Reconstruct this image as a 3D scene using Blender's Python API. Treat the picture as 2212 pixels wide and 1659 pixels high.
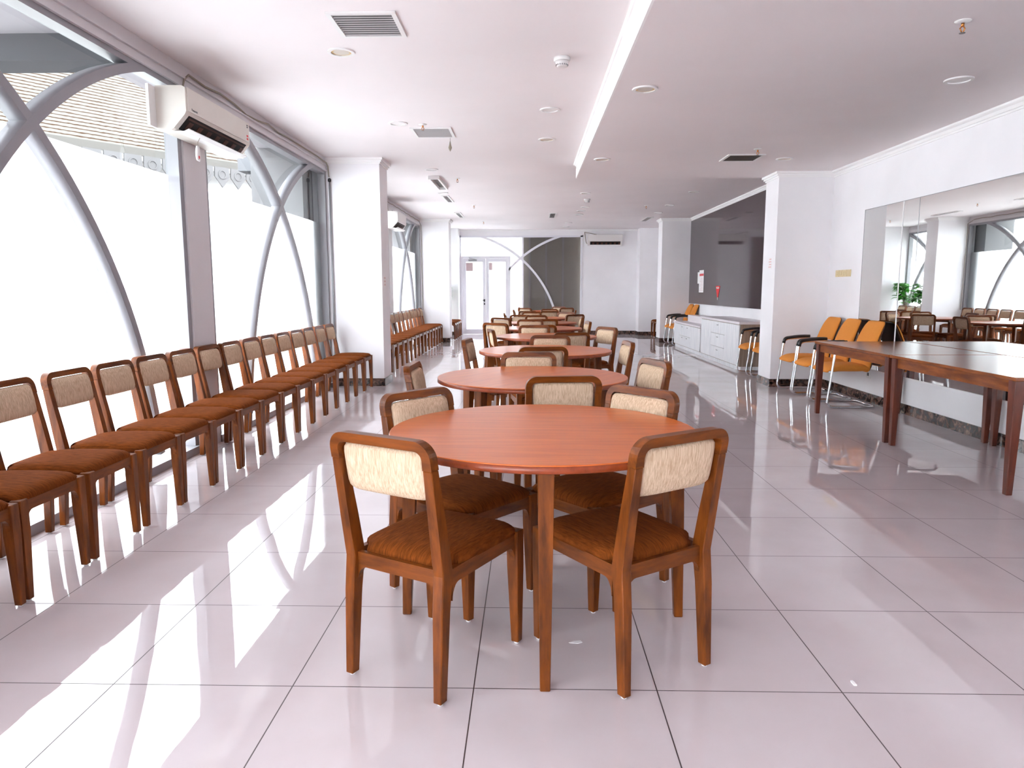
import bpy, bmesh, math, random
from mathutils import Vector, Matrix
random.seed(7)
S = bpy.context.scene
for o in list(bpy.data.objects):
    bpy.data.objects.remove(o)
COL = S.collection
PI = math.pi

# ------------------------------------------------------------------ camera, world, sun, exposure
cd = bpy.data.cameras.new('camera')
cd.sensor_fit = 'HORIZONTAL'; cd.sensor_width = 36.0
cd.lens = 36.0 * 1538.0 / 2212.0
cd.clip_start = 0.05; cd.clip_end = 300
cam = bpy.data.objects.new('camera', cd); COL.objects.link(cam)
cam.matrix_world = (Matrix.Translation((0, 0, 1.30)) @ Matrix.Rotation(0.02346, 4, 'Z')
                    @ Matrix.Rotation(PI / 2 - 0.1319, 4, 'X') @ Matrix.Rotation(-0.0011, 4, 'Z'))
S.camera = cam

w = bpy.data.worlds.new('sky'); S.world = w; w.use_nodes = True
bg = w.node_tree.nodes['Background']
bg.inputs['Color'].default_value = (0.92, 0.955, 1.0, 1)
bg.inputs['Strength'].default_value = 8.0
sd = bpy.data.lights.new('sun', 'SUN'); sd.energy = 2.5; sd.angle = math.radians(1.0); sd.color = (1.0, 0.96, 0.9)
sun = bpy.data.objects.new('sun', sd); COL.objects.link(sun)
sun.rotation_euler = Vector((-0.62, 0.30, -0.72)).to_track_quat('-Z', 'Y').to_euler()
S.view_settings.view_transform = 'Standard'; S.view_settings.look = 'None'
S.view_settings.gamma = 1.0; S.view_settings.use_curve_mapping = False
S.view_settings.exposure = 1.18
cy = S.cycles
cy.use_denoising = True
try: cy.denoiser = 'OPENIMAGEDENOISE'
except Exception: pass
cy.max_bounces = 12; cy.diffuse_bounces = 7; cy.glossy_bounces = 5
cy.transmission_bounces = 8; cy.transparent_max_bounces = 10
cy.sample_clamp_indirect = 20.0; cy.caustics_reflective = False; cy.caustics_refractive = False
cy.use_adaptive_sampling = False

# ------------------------------------------------------------------ materials
def srgb(r, g, b):
    f = lambda c: (c / 255 / 12.92) if c / 255 <= 0.04045 else ((c / 255 + 0.055) / 1.055) ** 2.4
    return (f(r), f(g), f(b), 1)

def mat(name, col, rough=0.5, metal=0.0, **kw):
    m = bpy.data.materials.new(name); m.use_nodes = True
    b = m.node_tree.nodes['Principled BSDF']
    b.inputs['Base Color'].default_value = col
    b.inputs['Roughness'].default_value = rough
    b.inputs['Metallic'].default_value = metal
    for k, v in kw.items():
        b.inputs[k.replace('_', ' ')].default_value = v
    return m

def nodes(m):
    nt = m.node_tree
    return nt, nt.nodes, nt.links, nt.nodes['Principled BSDF']

def N(nt, typ, **props):
    n = nt.nodes.new(typ)
    for k, v in props.items(): setattr(n, k, v)
    return n

def streaky(name, c1, c2, scale, rough, noise_scale=4.0, bump=0.0, detail=6, rnd=True, coat=0.0):
    """procedural wood / woven cloth: noise stretched by 'scale' along the object's axes"""
    m = mat(name, c1, rough); nt, ns, L, b = nodes(m)
    tc = N(nt, 'ShaderNodeTexCoord'); mp = N(nt, 'ShaderNodeMapping')
    mp.inputs['Scale'].default_value = scale
    L.new(tc.outputs['Object'], mp.inputs['Vector'])
    if rnd:
        oi = N(nt, 'ShaderNodeObjectInfo'); ml = N(nt, 'ShaderNodeMath', operation='MULTIPLY')
        ml.inputs[1].default_value = 37.0
        L.new(oi.outputs['Random'], ml.inputs[0]); L.new(ml.outputs[0], mp.inputs['Location'])
    nz = N(nt, 'ShaderNodeTexNoise'); nz.inputs['Scale'].default_value = noise_scale
    nz.inputs['Detail'].default_value = detail; nz.inputs['Roughness'].default_value = 0.6
    L.new(mp.outputs[0], nz.inputs['Vector'])
    rp = N(nt, 'ShaderNodeValToRGB')
    rp.color_ramp.elements[0].position = 0.33; rp.color_ramp.elements[0].color = c2
    rp.color_ramp.elements[1].position = 0.66; rp.color_ramp.elements[1].color = c1
    L.new(nz.outputs['Fac'], rp.inputs['Fac']); L.new(rp.outputs['Color'], b.inputs['Base Color'])
    if bump:
        bp = N(nt, 'ShaderNodeBump'); bp.inputs['Strength'].default_value = bump; bp.inputs['Distance'].default_value = 0.004
        L.new(nz.outputs['Fac'], bp.inputs['Height']); L.new(bp.outputs['Normal'], b.inputs['Normal'])
    if coat: b.inputs['Coat Weight'].default_value = coat; b.inputs['Coat Roughness'].default_value = 0.12
    return m

def paint(name, col, rough=0.6, amp=0.06, scale=1.3):
    m = mat(name, col, rough); nt, ns, L, b = nodes(m)
    tc = N(nt, 'ShaderNodeTexCoord')
    nz = N(nt, 'ShaderNodeTexNoise'); nz.inputs['Scale'].default_value = scale; nz.inputs['Detail'].default_value = 5
    L.new(tc.outputs['Object'], nz.inputs['Vector'])
    rp = N(nt, 'ShaderNodeValToRGB')
    rp.color_ramp.elements[0].position = 0.3; rp.color_ramp.elements[1].position = 0.7
    rp.color_ramp.elements[0].color = tuple(c * (1 - amp) for c in col[:3]) + (1,)
    rp.color_ramp.elements[1].color = tuple(min(1, c * (1 + amp * 0.4)) for c in col[:3]) + (1,)
    L.new(nz.outputs['Fac'], rp.inputs['Fac']); L.new(rp.outputs['Color'], b.inputs['Base Color'])
    n2 = N(nt, 'ShaderNodeTexNoise'); n2.inputs['Scale'].default_value = 90; n2.inputs['Detail'].default_value = 2
    L.new(tc.outputs['Object'], n2.inputs['Vector'])
    bp = N(nt, 'ShaderNodeBump'); bp.inputs['Strength'].default_value = 0.05; bp.inputs['Distance'].default_value = 0.003
    L.new(n2.outputs['Fac'], bp.inputs['Height']); L.new(bp.outputs['Normal'], b.inputs['Normal'])
    return m

M = {}
M['wall'] = paint('wall paint', (0.88, 0.865, 0.885, 1))
M['ceiling'] = paint('ceiling paint', (0.83, 0.78, 0.785, 1), 0.7, 0.05, 0.7)
M['trim'] = paint('trim paint', (0.9, 0.89, 0.89, 1), 0.45, 0.03)
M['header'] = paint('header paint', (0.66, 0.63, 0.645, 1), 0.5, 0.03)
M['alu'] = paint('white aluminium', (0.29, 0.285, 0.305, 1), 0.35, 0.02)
M['doorwhite'] = paint('door white', (0.78, 0.77, 0.82, 1), 0.35, 0.02)
M['wood'] = streaky('chair wood', srgb(128, 66, 19), srgb(78, 37, 10), (9, 9, 1.6), 0.34, 3.0, 0.05)
M['wood'].node_tree.nodes['Principled BSDF'].inputs['Specular IOR Level'].default_value = 0.25
M['woodx'] = streaky('chair wood across', srgb(128, 66, 19), srgb(78, 37, 10), (1.6, 9, 9), 0.34, 3.0, 0.05)
M['woody'] = streaky('chair wood along', srgb(128, 66, 19), srgb(78, 37, 10), (9, 1.6, 9), 0.34, 3.0, 0.05)
for k_ in ('woodx', 'woody'): M[k_].node_tree.nodes['Principled BSDF'].inputs['Specular IOR Level'].default_value = 0.25
M['top'] = streaky('table veneer', srgb(212, 110, 36), srgb(190, 90, 26), (1.0, 11, 4), 0.3, 3.0, 0.0, coat=0.12)
M['topedge'] = streaky('table edge', srgb(146, 62, 24), srgb(118, 46, 16), (6, 6, 6), 0.35)
M['desk'] = streaky('desk wood', srgb(150, 80, 32), srgb(104, 50, 20), (10, 1.2, 8), 0.22, 3.0, 0.02)
M['deskleg'] = streaky('desk leg wood', srgb(108, 46, 26), srgb(70, 28, 18), (9, 9, 1.4), 0.35, 3.0, 0.03)
M['cream'] = streaky('cream woven cloth', srgb(218, 194, 168), srgb(182, 154, 126), (70, 70, 5), 0.9, 2.6, 0.5, 4)
M['brown'] = streaky('brown corded cloth', srgb(122, 62, 22), srgb(86, 42, 13), (70, 8, 8), 0.95, 2.5, 0.6, 4)
M['brown'].node_tree.nodes['Principled BSDF'].inputs['Sheen Weight'].default_value = 0.08
M['brown'].node_tree.nodes['Principled BSDF'].inputs['Sheen Tint'].default_value = srgb(190, 110, 60)
for k_ in ('brown', 'cream'): M[k_].node_tree.nodes['Principled BSDF'].inputs['Specular IOR Level'].default_value = 0.06
M['orange'] = streaky('orange cloth', srgb(232, 150, 62), srgb(214, 130, 48), (60, 60, 60), 0.9, 4, 0.15, 3)
M['shell'] = mat('brown back shell', srgb(84, 48, 34), 0.5)
M['chrome'] = mat('chrome', (0.72, 0.72, 0.74, 1), 0.12, 1.0)
M['black'] = mat('black plastic', (0.012, 0.012, 0.014, 1), 0.35)
M['dark'] = mat('painted gap shade', (0.01, 0.009, 0.009, 1), 0.8)  # near-black colour painted in for shade inside vents and outlets
M['grey'] = mat('grey metal', (0.32, 0.32, 0.33, 1), 0.4, 0.6)
M['white'] = mat('white plastic', (0.80, 0.79, 0.78, 1), 0.4)
M['ivory'] = mat('ivory plastic', srgb(226, 206, 160), 0.4)
M['acwhite'] = paint('air conditioner plastic', (0.72, 0.68, 0.62, 1), 0.4, 0.05, 5)
M['acpale'] = mat('pale air conditioner', (0.74, 0.71, 0.69, 1), 0.4)
M['vent'] = mat('vent slat', (0.42, 0.40, 0.40, 1), 0.5)
M['ventdark'] = mat('dark vent slat', (0.07, 0.065, 0.06, 1), 0.5)
M['amber'] = mat('lamp recess', srgb(214, 186, 128), 0.4)
M['lampface'] = mat('lamp face', srgb(206, 198, 186), 0.4)
M['brass'] = mat('brass', srgb(200, 130, 70), 0.3, 1.0)
M['cable'] = mat('cable', srgb(150, 140, 124), 0.6)
M['red'] = mat('red pennant', srgb(226, 30, 40), 0.6)
M['pinkred'] = mat('red print', srgb(214, 74, 80), 0.7)
M['palered'] = mat('faded red print', srgb(226, 176, 176), 0.7)
M['paper'] = mat('paper', (0.86, 0.85, 0.85, 1), 0.7)
M['ink'] = mat('ink', (0.05, 0.05, 0.06, 1), 0.7)
M['paleink'] = mat('pale print', srgb(214, 190, 190), 0.7)
M['board'] = mat('dark glass board', srgb(62, 50, 55), 0.06, 0.0, Specular_IOR_Level=0.7)
M['smoke'] = mat('dark back panel', srgb(168, 160, 150), 0.5)
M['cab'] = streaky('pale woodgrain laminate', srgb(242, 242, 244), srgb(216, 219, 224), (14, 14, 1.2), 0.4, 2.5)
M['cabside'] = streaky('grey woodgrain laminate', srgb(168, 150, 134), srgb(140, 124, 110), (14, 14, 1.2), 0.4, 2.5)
M['cabtop'] = paint('worktop', (0.80, 0.76, 0.79, 1), 0.3, 0.05)
M['leaf'] = streaky('leaf', srgb(84, 168, 52), srgb(34, 108, 34), (6, 6, 6), 0.4, 3)
M['stem'] = mat('stem', srgb(92, 78, 50), 0.7)
M['pot'] = mat('pot', srgb(120, 80, 60), 0.6)
M['soil'] = mat('soil', srgb(50, 38, 30), 0.9)
M['mirror'] = mat('mirror', (0.82, 0.835, 0.82, 1), 0.012, 1.0)
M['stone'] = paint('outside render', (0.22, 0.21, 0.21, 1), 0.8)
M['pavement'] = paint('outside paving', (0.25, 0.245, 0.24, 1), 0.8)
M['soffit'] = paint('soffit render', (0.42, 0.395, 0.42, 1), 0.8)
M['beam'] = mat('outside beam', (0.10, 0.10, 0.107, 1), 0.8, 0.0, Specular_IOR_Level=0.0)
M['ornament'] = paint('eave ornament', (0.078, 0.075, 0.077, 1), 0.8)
M['housewall'] = paint('white house wall', (0.8, 0.79, 0.78, 1), 0.8)
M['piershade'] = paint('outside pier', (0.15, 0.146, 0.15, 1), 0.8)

# baseboard: dark marble
m = mat('marble skirting', srgb(58, 42, 38), 0.15); nt, ns, L, b = nodes(m)
tc = N(nt, 'ShaderNodeTexCoord'); nz = N(nt, 'ShaderNodeTexNoise'); nz.inputs['Scale'].default_value = 14; nz.inputs['Detail'].default_value = 8
nz.inputs['Distortion'].default_value = 1.2
rp = N(nt, 'ShaderNodeValToRGB'); rp.color_ramp.elements[0].position = 0.42; rp.color_ramp.elements[0].color = srgb(38, 26, 24)
rp.color_ramp.elements[1].position = 0.72; rp.color_ramp.elements[1].color = srgb(128, 98, 86)
L.new(tc.outputs['Object'], nz.inputs['Vector']); L.new(nz.outputs['Fac'], rp.inputs['Fac']); L.new(rp.outputs['Color'], b.inputs['Base Color'])
M['skirt'] = m

# floor: polished 60 cm tiles, thin dark joints, each tile very slightly out of plane
m = mat('polished floor tile', srgb(206, 192, 190), 0.03); nt, ns, L, b = nodes(m)
b.inputs['IOR'].default_value = 1.65
tc = N(nt, 'ShaderNodeTexCoord'); sx = N(nt, 'ShaderNodeSeparateXYZ'); L.new(tc.outputs['Object'], sx.inputs[0])
def mth(op, a, bb=None):
    n = N(nt, 'ShaderNodeMath', operation=op)
    for i, v in enumerate((a, bb)):
        if v is None: continue
        if isinstance(v, (int, float)): n.inputs[i].default_value = v
        else: L.new(v, n.inputs[i])
    return n.outputs[0]
gx = mth('DIVIDE', mth('ADD', sx.outputs[0], 0.1784), 0.6); gy = mth('DIVIDE', mth('SUBTRACT', sx.outputs[1], 2.1863), 0.6)
fx, fy = mth('FRACT', gx), mth('FRACT', gy)
dx = mth('MINIMUM', fx, mth('SUBTRACT', 1.0, fx)); dy = mth('MINIMUM', fy, mth('SUBTRACT', 1.0, fy))
joint = mth('LESS_THAN', mth('MINIMUM', dx, dy), 0.0034)
cmb = N(nt, 'ShaderNodeCombineXYZ'); L.new(mth('FLOOR', gx), cmb.inputs[0]); L.new(mth('FLOOR', gy), cmb.inputs[1])
wn = N(nt, 'ShaderNodeTexWhiteNoise', noise_dimensions='3D'); L.new(cmb.outputs[0], wn.inputs['Vector'])
nz = N(nt, 'ShaderNodeTexNoise'); nz.inputs['Scale'].default_value = 2.2; nz.inputs['Detail'].default_value = 4
L.new(tc.outputs['Object'], nz.inputs['Vector'])
rp = N(nt, 'ShaderNodeValToRGB'); rp.color_ramp.elements[0].position = 0.3; rp.color_ramp.elements[1].position = 0.75
rp.color_ramp.elements[0].color = srgb(198, 186, 187); rp.color_ramp.elements[1].color = srgb(208, 198, 201)
L.new(nz.outputs['Fac'], rp.inputs['Fac'])
mx = N(nt, 'ShaderNodeMix', data_type='RGBA'); L.new(joint, mx.inputs['Factor']); L.new(rp.outputs['Color'], mx.inputs['A'])
mx.inputs['B'].default_value = srgb(62, 46, 44); L.new(mx.outputs['Result'], b.inputs['Base Color'])
rm = mth('ADD', mth('MULTIPLY', joint, 0.5), 0.012); L.new(rm, b.inputs['Roughness'])
geo = N(nt, 'ShaderNodeNewGeometry'); vs = N(nt, 'ShaderNodeVectorMath', operation='SUBTRACT'); vs.inputs[1].default_value = (0.5, 0.5, 0.5)
L.new(wn.outputs['Color'], vs.inputs[0])
sc_ = N(nt, 'ShaderNodeVectorMath', operation='MULTIPLY'); sc_.inputs[1].default_value = (0.006, 0.006, 0); L.new(vs.outputs[0], sc_.inputs[0])
n3 = N(nt, 'ShaderNodeTexNoise'); n3.inputs['Scale'].default_value = 3.5; n3.inputs['Detail'].default_value = 1
L.new(tc.outputs['Object'], n3.inputs['Vector'])
v3 = N(nt, 'ShaderNodeVectorMath', operation='SUBTRACT'); v3.inputs[1].default_value = (0.5, 0.5, 0.5); L.new(n3.outputs['Color'], v3.inputs[0])
s3 = N(nt, 'ShaderNodeVectorMath', operation='MULTIPLY'); s3.inputs[1].default_value = (0.006, 0.006, 0); L.new(v3.outputs[0], s3.inputs[0])
ad = N(nt, 'ShaderNodeVectorMath', operation='ADD'); L.new(geo.outputs['Normal'], ad.inputs[0]); L.new(sc_.outputs[0], ad.inputs[1])
ad2 = N(nt, 'ShaderNodeVectorMath', operation='ADD'); L.new(ad.outputs[0], ad2.inputs[0]); L.new(s3.outputs[0], ad2.inputs[1])
nn = N(nt, 'ShaderNodeVectorMath', operation='NORMALIZE'); L.new(ad2.outputs[0], nn.inputs[0]); L.new(nn.outputs[0], b.inputs['Normal'])
M['floor'] = m

# clear glass and frosted film
def glass(name, tint, refl=True):
    m = bpy.data.materials.new(name); m.use_nodes = True; nt = m.node_tree; nt.nodes.clear(); L = nt.links
    out = N(nt, 'ShaderNodeOutputMaterial'); tr = N(nt, 'ShaderNodeBsdfTransparent'); tr.inputs['Color'].default_value = tint
    gl = N(nt, 'ShaderNodeBsdfGlossy'); gl.inputs['Roughness'].default_value = 0.02
    fr = N(nt, 'ShaderNodeFresnel'); fr.inputs['IOR'].default_value = 1.4
    ge = N(nt, 'ShaderNodeNewGeometry'); inv = N(nt, 'ShaderNodeMath', operation='SUBTRACT'); inv.inputs[0].default_value = 1.0
    L.new(ge.outputs['Backfacing'], inv.inputs[1]); mu = N(nt, 'ShaderNodeMath', operation='MULTIPLY')
    L.new(fr.outputs[0], mu.inputs[0]); L.new(inv.outputs[0], mu.inputs[1])
    mx = N(nt, 'ShaderNodeMixShader'); L.new(mu.outputs[0], mx.inputs[0]); L.new(tr.outputs[0], mx.inputs[1]); L.new(gl.outputs[0], mx.inputs[2])
    L.new(mx.outputs[0], out.inputs['Surface']); return m
M['glass'] = glass('clear glass', (0.93, 0.96, 0.96, 1))
def frosted(name, tint, clear):
    m = bpy.data.materials.new(name); m.use_nodes = True; nt = m.node_tree; nt.nodes.clear(); L = nt.links
    out = N(nt, 'ShaderNodeOutputMaterial'); tr = N(nt, 'ShaderNodeBsdfTransparent'); tr.inputs['Color'].default_value = tint
    tl = N(nt, 'ShaderNodeBsdfTranslucent'); tl.inputs['Color'].default_value = tint
    mx = N(nt, 'ShaderNodeMixShader'); mx.inputs[0].default_value = clear
    L.new(tl.outputs[0], mx.inputs[1]); L.new(tr.outputs[0], mx.inputs[2])
    L.new(mx.outputs[0], out.inputs['Surface']); return m
M['frost'] = frosted('frosted film', (0.95, 0.97, 0.98, 1), 0.5)
M['smokeglass'] = glass('smoked glass', (0.8, 0.8, 0.8, 1))

# roof tiles of the house outside
m = mat('pale roof tile', srgb(236, 226, 214), 0.7); nt, ns, L, b = nodes(m)
tc = N(nt, 'ShaderNodeTexCoord'); wv = N(nt, 'ShaderNodeTexWave', wave_type='BANDS', bands_direction='X', wave_profile='SAW')
wv.inputs['Scale'].default_value = 2.5; wv.inputs['Distortion'].default_value = 0.9; wv.inputs['Detail'].default_value = 0; wv.inputs['Detail Scale'].default_value = 6
L.new(tc.outputs['Object'], wv.inputs['Vector'])
rp = N(nt, 'ShaderNodeValToRGB'); rp.color_ramp.interpolation = 'CONSTANT'
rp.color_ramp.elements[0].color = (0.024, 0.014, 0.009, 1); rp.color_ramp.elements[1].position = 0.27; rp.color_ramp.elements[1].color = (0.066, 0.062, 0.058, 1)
L.new(wv.outputs['Fac'], rp.inputs['Fac']); L.new(rp.outputs['Color'], b.inputs['Base Color'])
M['roof'] = m
for k_ in ('roof', 'ornament', 'soffit', 'piershade', 'stone'): M[k_].node_tree.nodes['Principled BSDF'].inputs['Specular IOR Level'].default_value = 0.0

# ------------------------------------------------------------------ mesh helpers
class MB:
    def __init__(self): self.bm = bmesh.new()
    def face(self, vs, smooth=False):
        try:
            f = self.bm.faces.new(vs); f.smooth = smooth; return f
        except ValueError: return None
    def v(self, *c): return self.bm.verts.new(c)
    def box(self, x0, x1, y0, y1, z0, z1, bev=0.0, seg=1):
        x0, x1 = min(x0, x1), max(x0, x1); y0, y1 = min(y0, y1), max(y0, y1); z0, z1 = min(z0, z1), max(z0, z1)
        c = [self.v(x, y, z) for z in (z0, z1) for (x, y) in ((x0, y0), (x1, y0), (x1, y1), (x0, y1))]
        fs = [self.face([c[i] for i in q]) for q in ((3, 2, 1, 0), (4, 5, 6, 7), (0, 1, 5, 4), (1, 2, 6, 5), (2, 3, 7, 6), (3, 0, 4, 7))]
        if bev:
            es = list({e for f in fs for e in f.edges})
            bmesh.ops.bevel(self.bm, geom=es, offset=bev, segments=seg, affect='EDGES', profile=0.5)
        return self
    def loft(self, secs, bev=0.0):
        """secs: (cx, cy, z, hx, hy) horizontal rectangles from bottom to top"""
        rings = [[self.v(cx + sx * hx, cy + sy * hy, z) for sx, sy in ((-1, -1), (1, -1), (1, 1), (-1, 1))] for cx, cy, z, hx, hy in secs]
        fs = [self.face(rings[0][::-1]), self.face(rings[-1])]
        for a, b_ in zip(rings, rings[1:]):
            for i in range(4): fs.append(self.face([a[i], a[(i + 1) % 4], b_[(i + 1) % 4], b_[i]]))
        if bev:
            es = []
            for r in (rings[0], rings[-1]): es += [e for e in self.bm.edges if e.verts[0] in r and e.verts[1] in r]
            for a, b_ in zip(rings, rings[1:]):
                for i in range(4):
                    e = self.bm.edges.get((a[i], b_[i]))
                    if e: es.append(e)
            bmesh.ops.bevel(self.bm, geom=list(set(es)), offset=bev, segments=1, affect='EDGES')
        return self
    def strip(self, outer, inner, n0, n1, fn, caps=True, smooth=False):
        """ribbon between two polylines, thickness n0..n1, points placed by fn(a, b, n)"""
        k = len(outer)
        O0 = [self.v(*fn(a, b_, n0)) for a, b_ in outer]; O1 = [self.v(*fn(a, b_, n1)) for a, b_ in outer]
        I0 = [self.v(*fn(a, b_, n0)) for a, b_ in inner]; I1 = [self.v(*fn(a, b_, n1)) for a, b_ in inner]
        for i in range(k - 1):
            self.face([O0[i], O0[i + 1], I0[i + 1], I0[i]]); self.face([O1[i], I1[i], I1[i + 1], O1[i + 1]])
            self.face([O0[i], O1[i], O1[i + 1], O0[i + 1]], smooth); self.face([I0[i], I0[i + 1], I1[i + 1], I1[i]], smooth)
        if caps:
            for i in (0, k - 1): self.face([O0[i], I0[i], I1[i], O1[i]])
        return self
    def poly(self, pts, n0, n1, fn):
        """closed polygon (a,b) extruded n0..n1"""
        A = [self.v(*fn(a, b_, n0)) for a, b_ in pts]; B = [self.v(*fn(a, b_, n1)) for a, b_ in pts]
        self.face(A[::-1]); self.face(B); k = len(pts)
        for i in range(k): self.face([A[i], A[(i + 1) % k], B[(i + 1) % k], B[i]])
        return self
    def lathe(self, prof, cx=0, cy=0, n=32, axis='z'):
        def P(r, h, t):
            c, s = r * math.cos(t), r * math.sin(t)
            return (cx + c, cy + s, h)
        rings = []
        for r, h in prof:
            rings.append([self.v(*P(max(r, 1e-4), h, 2 * PI * i / n)) for i in range(n)])
        for a, b_ in zip(rings, rings[1:]):
            for i in range(n): self.face([a[i], a[(i + 1) % n], b_[(i + 1) % n], b_[i]], True)
        self.face(rings[0][::-1]); self.face(rings[-1])
        return self
    def tube(self, pts, r, n=10, closed=False, caps=True):
        pts = [Vector(p) for p in pts]; k = len(pts)
        rings = []; up = None
        for i, p in enumerate(pts):
            a = pts[(i - 1) % k] if (closed or i > 0) else p; b_ = pts[(i + 1) % k] if (closed or i < k - 1) else p
            t = (b_ - a).normalized()
            if up is None:
                up = Vector((0, 0, 1)) if abs(t.z) < 0.9 else Vector((1, 0, 0))
            s = t.cross(up)
            if s.length < 1e-6: s = t.cross(Vector((0.3, 0.9, 0.1)))
            s.normalize(); up = s.cross(t).normalized()
            rr = r[i] if isinstance(r, (list, tuple)) else r
            rings.append([self.v(*(p + rr * (math.cos(2 * PI * j / n) * s + math.sin(2 * PI * j / n) * up))) for j in range(n)])
        rng = range(k) if closed else range(k - 1)
        for i in rng:
            a, b_ = rings[i], rings[(i + 1) % k]
            for j in range(n): self.face([a[j], b_[j], b_[(j + 1) % n], a[(j + 1) % n]], True)
        if caps and not closed: self.face(rings[0]); self.face(rings[-1][::-1])
        return self
    def pad(self, fn, nu=14, nv=10, p=7.0, dome=0.0, back=0.25, ends=(1, 1)):
        """soft rounded pad: fn(u, v, h) places u,v in -1..1 and height share h in -1..1"""
        def hh(u, v):
            e = max(0.0, 1 - abs(u) ** p) ** 0.42 * max(0.0, 1 - abs(v) ** p) ** 0.42
            return e * (1 - dome * (u * u + v * v) * 0.5)
        us = [math.sin(PI / 2 * (2 * i / nu - 1)) ** 1 if True else 0 for i in range(nu + 1)]
        vs = [math.sin(PI / 2 * (2 * i / nv - 1)) for i in range(nv + 1)]
        def rc(u, v):  # round the plan's corners
            q = 0.9; f = (abs(u) ** 9 + abs(v) ** 9) ** (1 / 9)
            m_ = max(abs(u), abs(v))
            return (u * m_ / f, v * m_ / f) if f > 1e-6 else (u, v)
        T, B = {}, {}
        for i, u in enumerate(us):
            for j, v_ in enumerate(vs):
                a, b_ = rc(u, v_)
                T[i, j] = self.v(*fn(a, b_, hh(u, v_)))
                B[i, j] = T[i, j] if i in (0, nu) or j in (0, nv) else self.v(*fn(a, b_, -back * hh(u, v_)))
        for i in range(nu):
            for j in range(nv):
                self.face([T[i, j], T[i + 1, j], T[i + 1, j + 1], T[i, j + 1]], True)
                self.face([B[i, j], B[i, j + 1], B[i + 1, j + 1], B[i + 1, j]], True)
        return self
    def build(self, name, material, parent=None, **props):
        bm = self.bm
        bmesh.ops.recalc_face_normals(bm, faces=bm.faces)
        me = bpy.data.meshes.new(name); bm.to_mesh(me); bm.free()
        me.materials.append(M[material] if isinstance(material, str) else material)
        o = bpy.data.objects.new(name, me); COL.objects.link(o)
        if parent: o.parent = parent
        for k, v in props.items(): o[k] = v
        return o

def tag(o, label, cat, group=None):
    o['label'] = label; o['category'] = cat
    if group: o['group'] = group
    return o
def thing(name, label, cat, loc=(0, 0, 0), rz=0.0, group=None):
    o = bpy.data.objects.new(name, None); COL.objects.link(o); o.empty_display_size = 0.1
    o.location = loc; o.rotation_euler = (0, 0, rz)
    return tag(o, label, cat, group)
def struct(o): o['kind'] = 'structure'; return o
def dup(root, loc, rz, label, group=None):
    r = root.copy(); COL.objects.link(r); r.location = loc; r.rotation_euler = (0, 0, rz); r['label'] = label
    if group: r['group'] = group
    for ch in root.children:
        c = ch.copy(); COL.objects.link(c); c.parent = r
        for g in ch.children:
            d = g.copy(); COL.objects.link(d); d.parent = c
    return r
def text_mesh(txt, size, name, material, parent, mw):
    cu = bpy.data.curves.new('t', 'FONT'); cu.body = txt; cu.size = size; cu.extrude = 0.0008
    t = bpy.data.objects.new('t', cu); COL.objects.link(t)
    dg = bpy.context.evaluated_depsgraph_get(); me = bpy.data.meshes.new_from_object(t.evaluated_get(dg))
    bpy.data.objects.remove(t); me.transform(mw); me.materials.clear(); me.materials.append(M[material]); me.name = name
    o = bpy.data.objects.new(name, me); COL.objects.link(o)
    if parent: o.parent = parent
    return o
def box(name, material, x0, x1, y0, y1, z0, z1, parent=None, bev=0.0):
    return MB().box(x0, x1, y0, y1, z0, z1, bev).build(name, material, parent)

# ------------------------------------------------------------------ the room shell
XL, XR, Z1, Z2, YB, YN = -2.66, 3.95, 3.01, 2.81, 20.9, -3.2
struct(box('floor', 'floor', XL - 0.14, XR + 0.15, YN, YB + 0.1, -0.12, 0.0))
struct(box('ceiling', 'ceiling', XL - 0.14, XR + 0.15, YN, YB + 0.15, Z1, Z1 + 0.2))
struct(box('ceiling_drop', 'ceiling', 0.66, XR, 4.0, 10.1, Z2, Z1))
def cornice(name, prof, path_pts, material='trim'):
    """profile (out, z) swept along a straight run a->b with outward unit normal n"""
    (ax, ay), (bx, by), (nx, ny) = path_pts
    mb = MB(); A = [mb.v(ax + nx * o, ay + ny * o, z) for o, z in prof]; B = [mb.v(bx + nx * o, by + ny * o, z) for o, z in prof]
    for i in range(len(prof)): mb.face([A[i], A[(i + 1) % len(prof)], B[(i + 1) % len(prof)], B[i]])
    mb.face(A); mb.face(B[::-1])
    return struct(mb.build(name, material))
def crown(z, h=0.075, d=0.06):
    return [(0, z), (0, z - h), (0.012, z - h), (0.012, z - h + 0.018), (0.022, z - h + 0.022), (d * 0.6, z - h * 0.42), (d * 0.85, z - 0.026), (d, z - 0.018), (d, z)]
cornice('trim_1', crown(Z2, 0.08, 0.055), ((XR, 4.0), (XR, 9.57), (-1, 0)))
cornice('trim_2', crown(Z1, 0.06, 0.05), ((0.66, 4.0), (0.66, 10.1), (-1, 0)))
struct(box('trim_3', 'trim', 0.645, 0.66, 4.0, 10.1, Z2 - 0.0, Z2 + 0.13))
struct(box('wall_right', 'wall', XR, XR + 0.15, YN, YB, 0, Z1))
mb = MB(); mb.box(XL - 0.14, XR + 0.15, YN - 0.15, YN, 2.75, Z1); mb.box(XL - 0.14, XR + 0.15, YN - 0.15, YN, 0, 0.1)
for x0, x1 in ((XL - 0.14, -2.3), (-0.9, XR + 0.15)): mb.box(x0, x1, YN - 0.15, YN, 0.1, 2.75)
struct(mb.build('wall_near', 'wall'))
w8 = struct(bpy.data.objects.new('window_8', None)); COL.objects.link(w8)  # extra window added in the unseen near wall to brighten the room
for x0, x1 in ((-2.3, -0.9),): box('frosted_pane', 'frost', x0, x1, YN - 0.08, YN - 0.074, 0.1, 2.75, w8)
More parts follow.
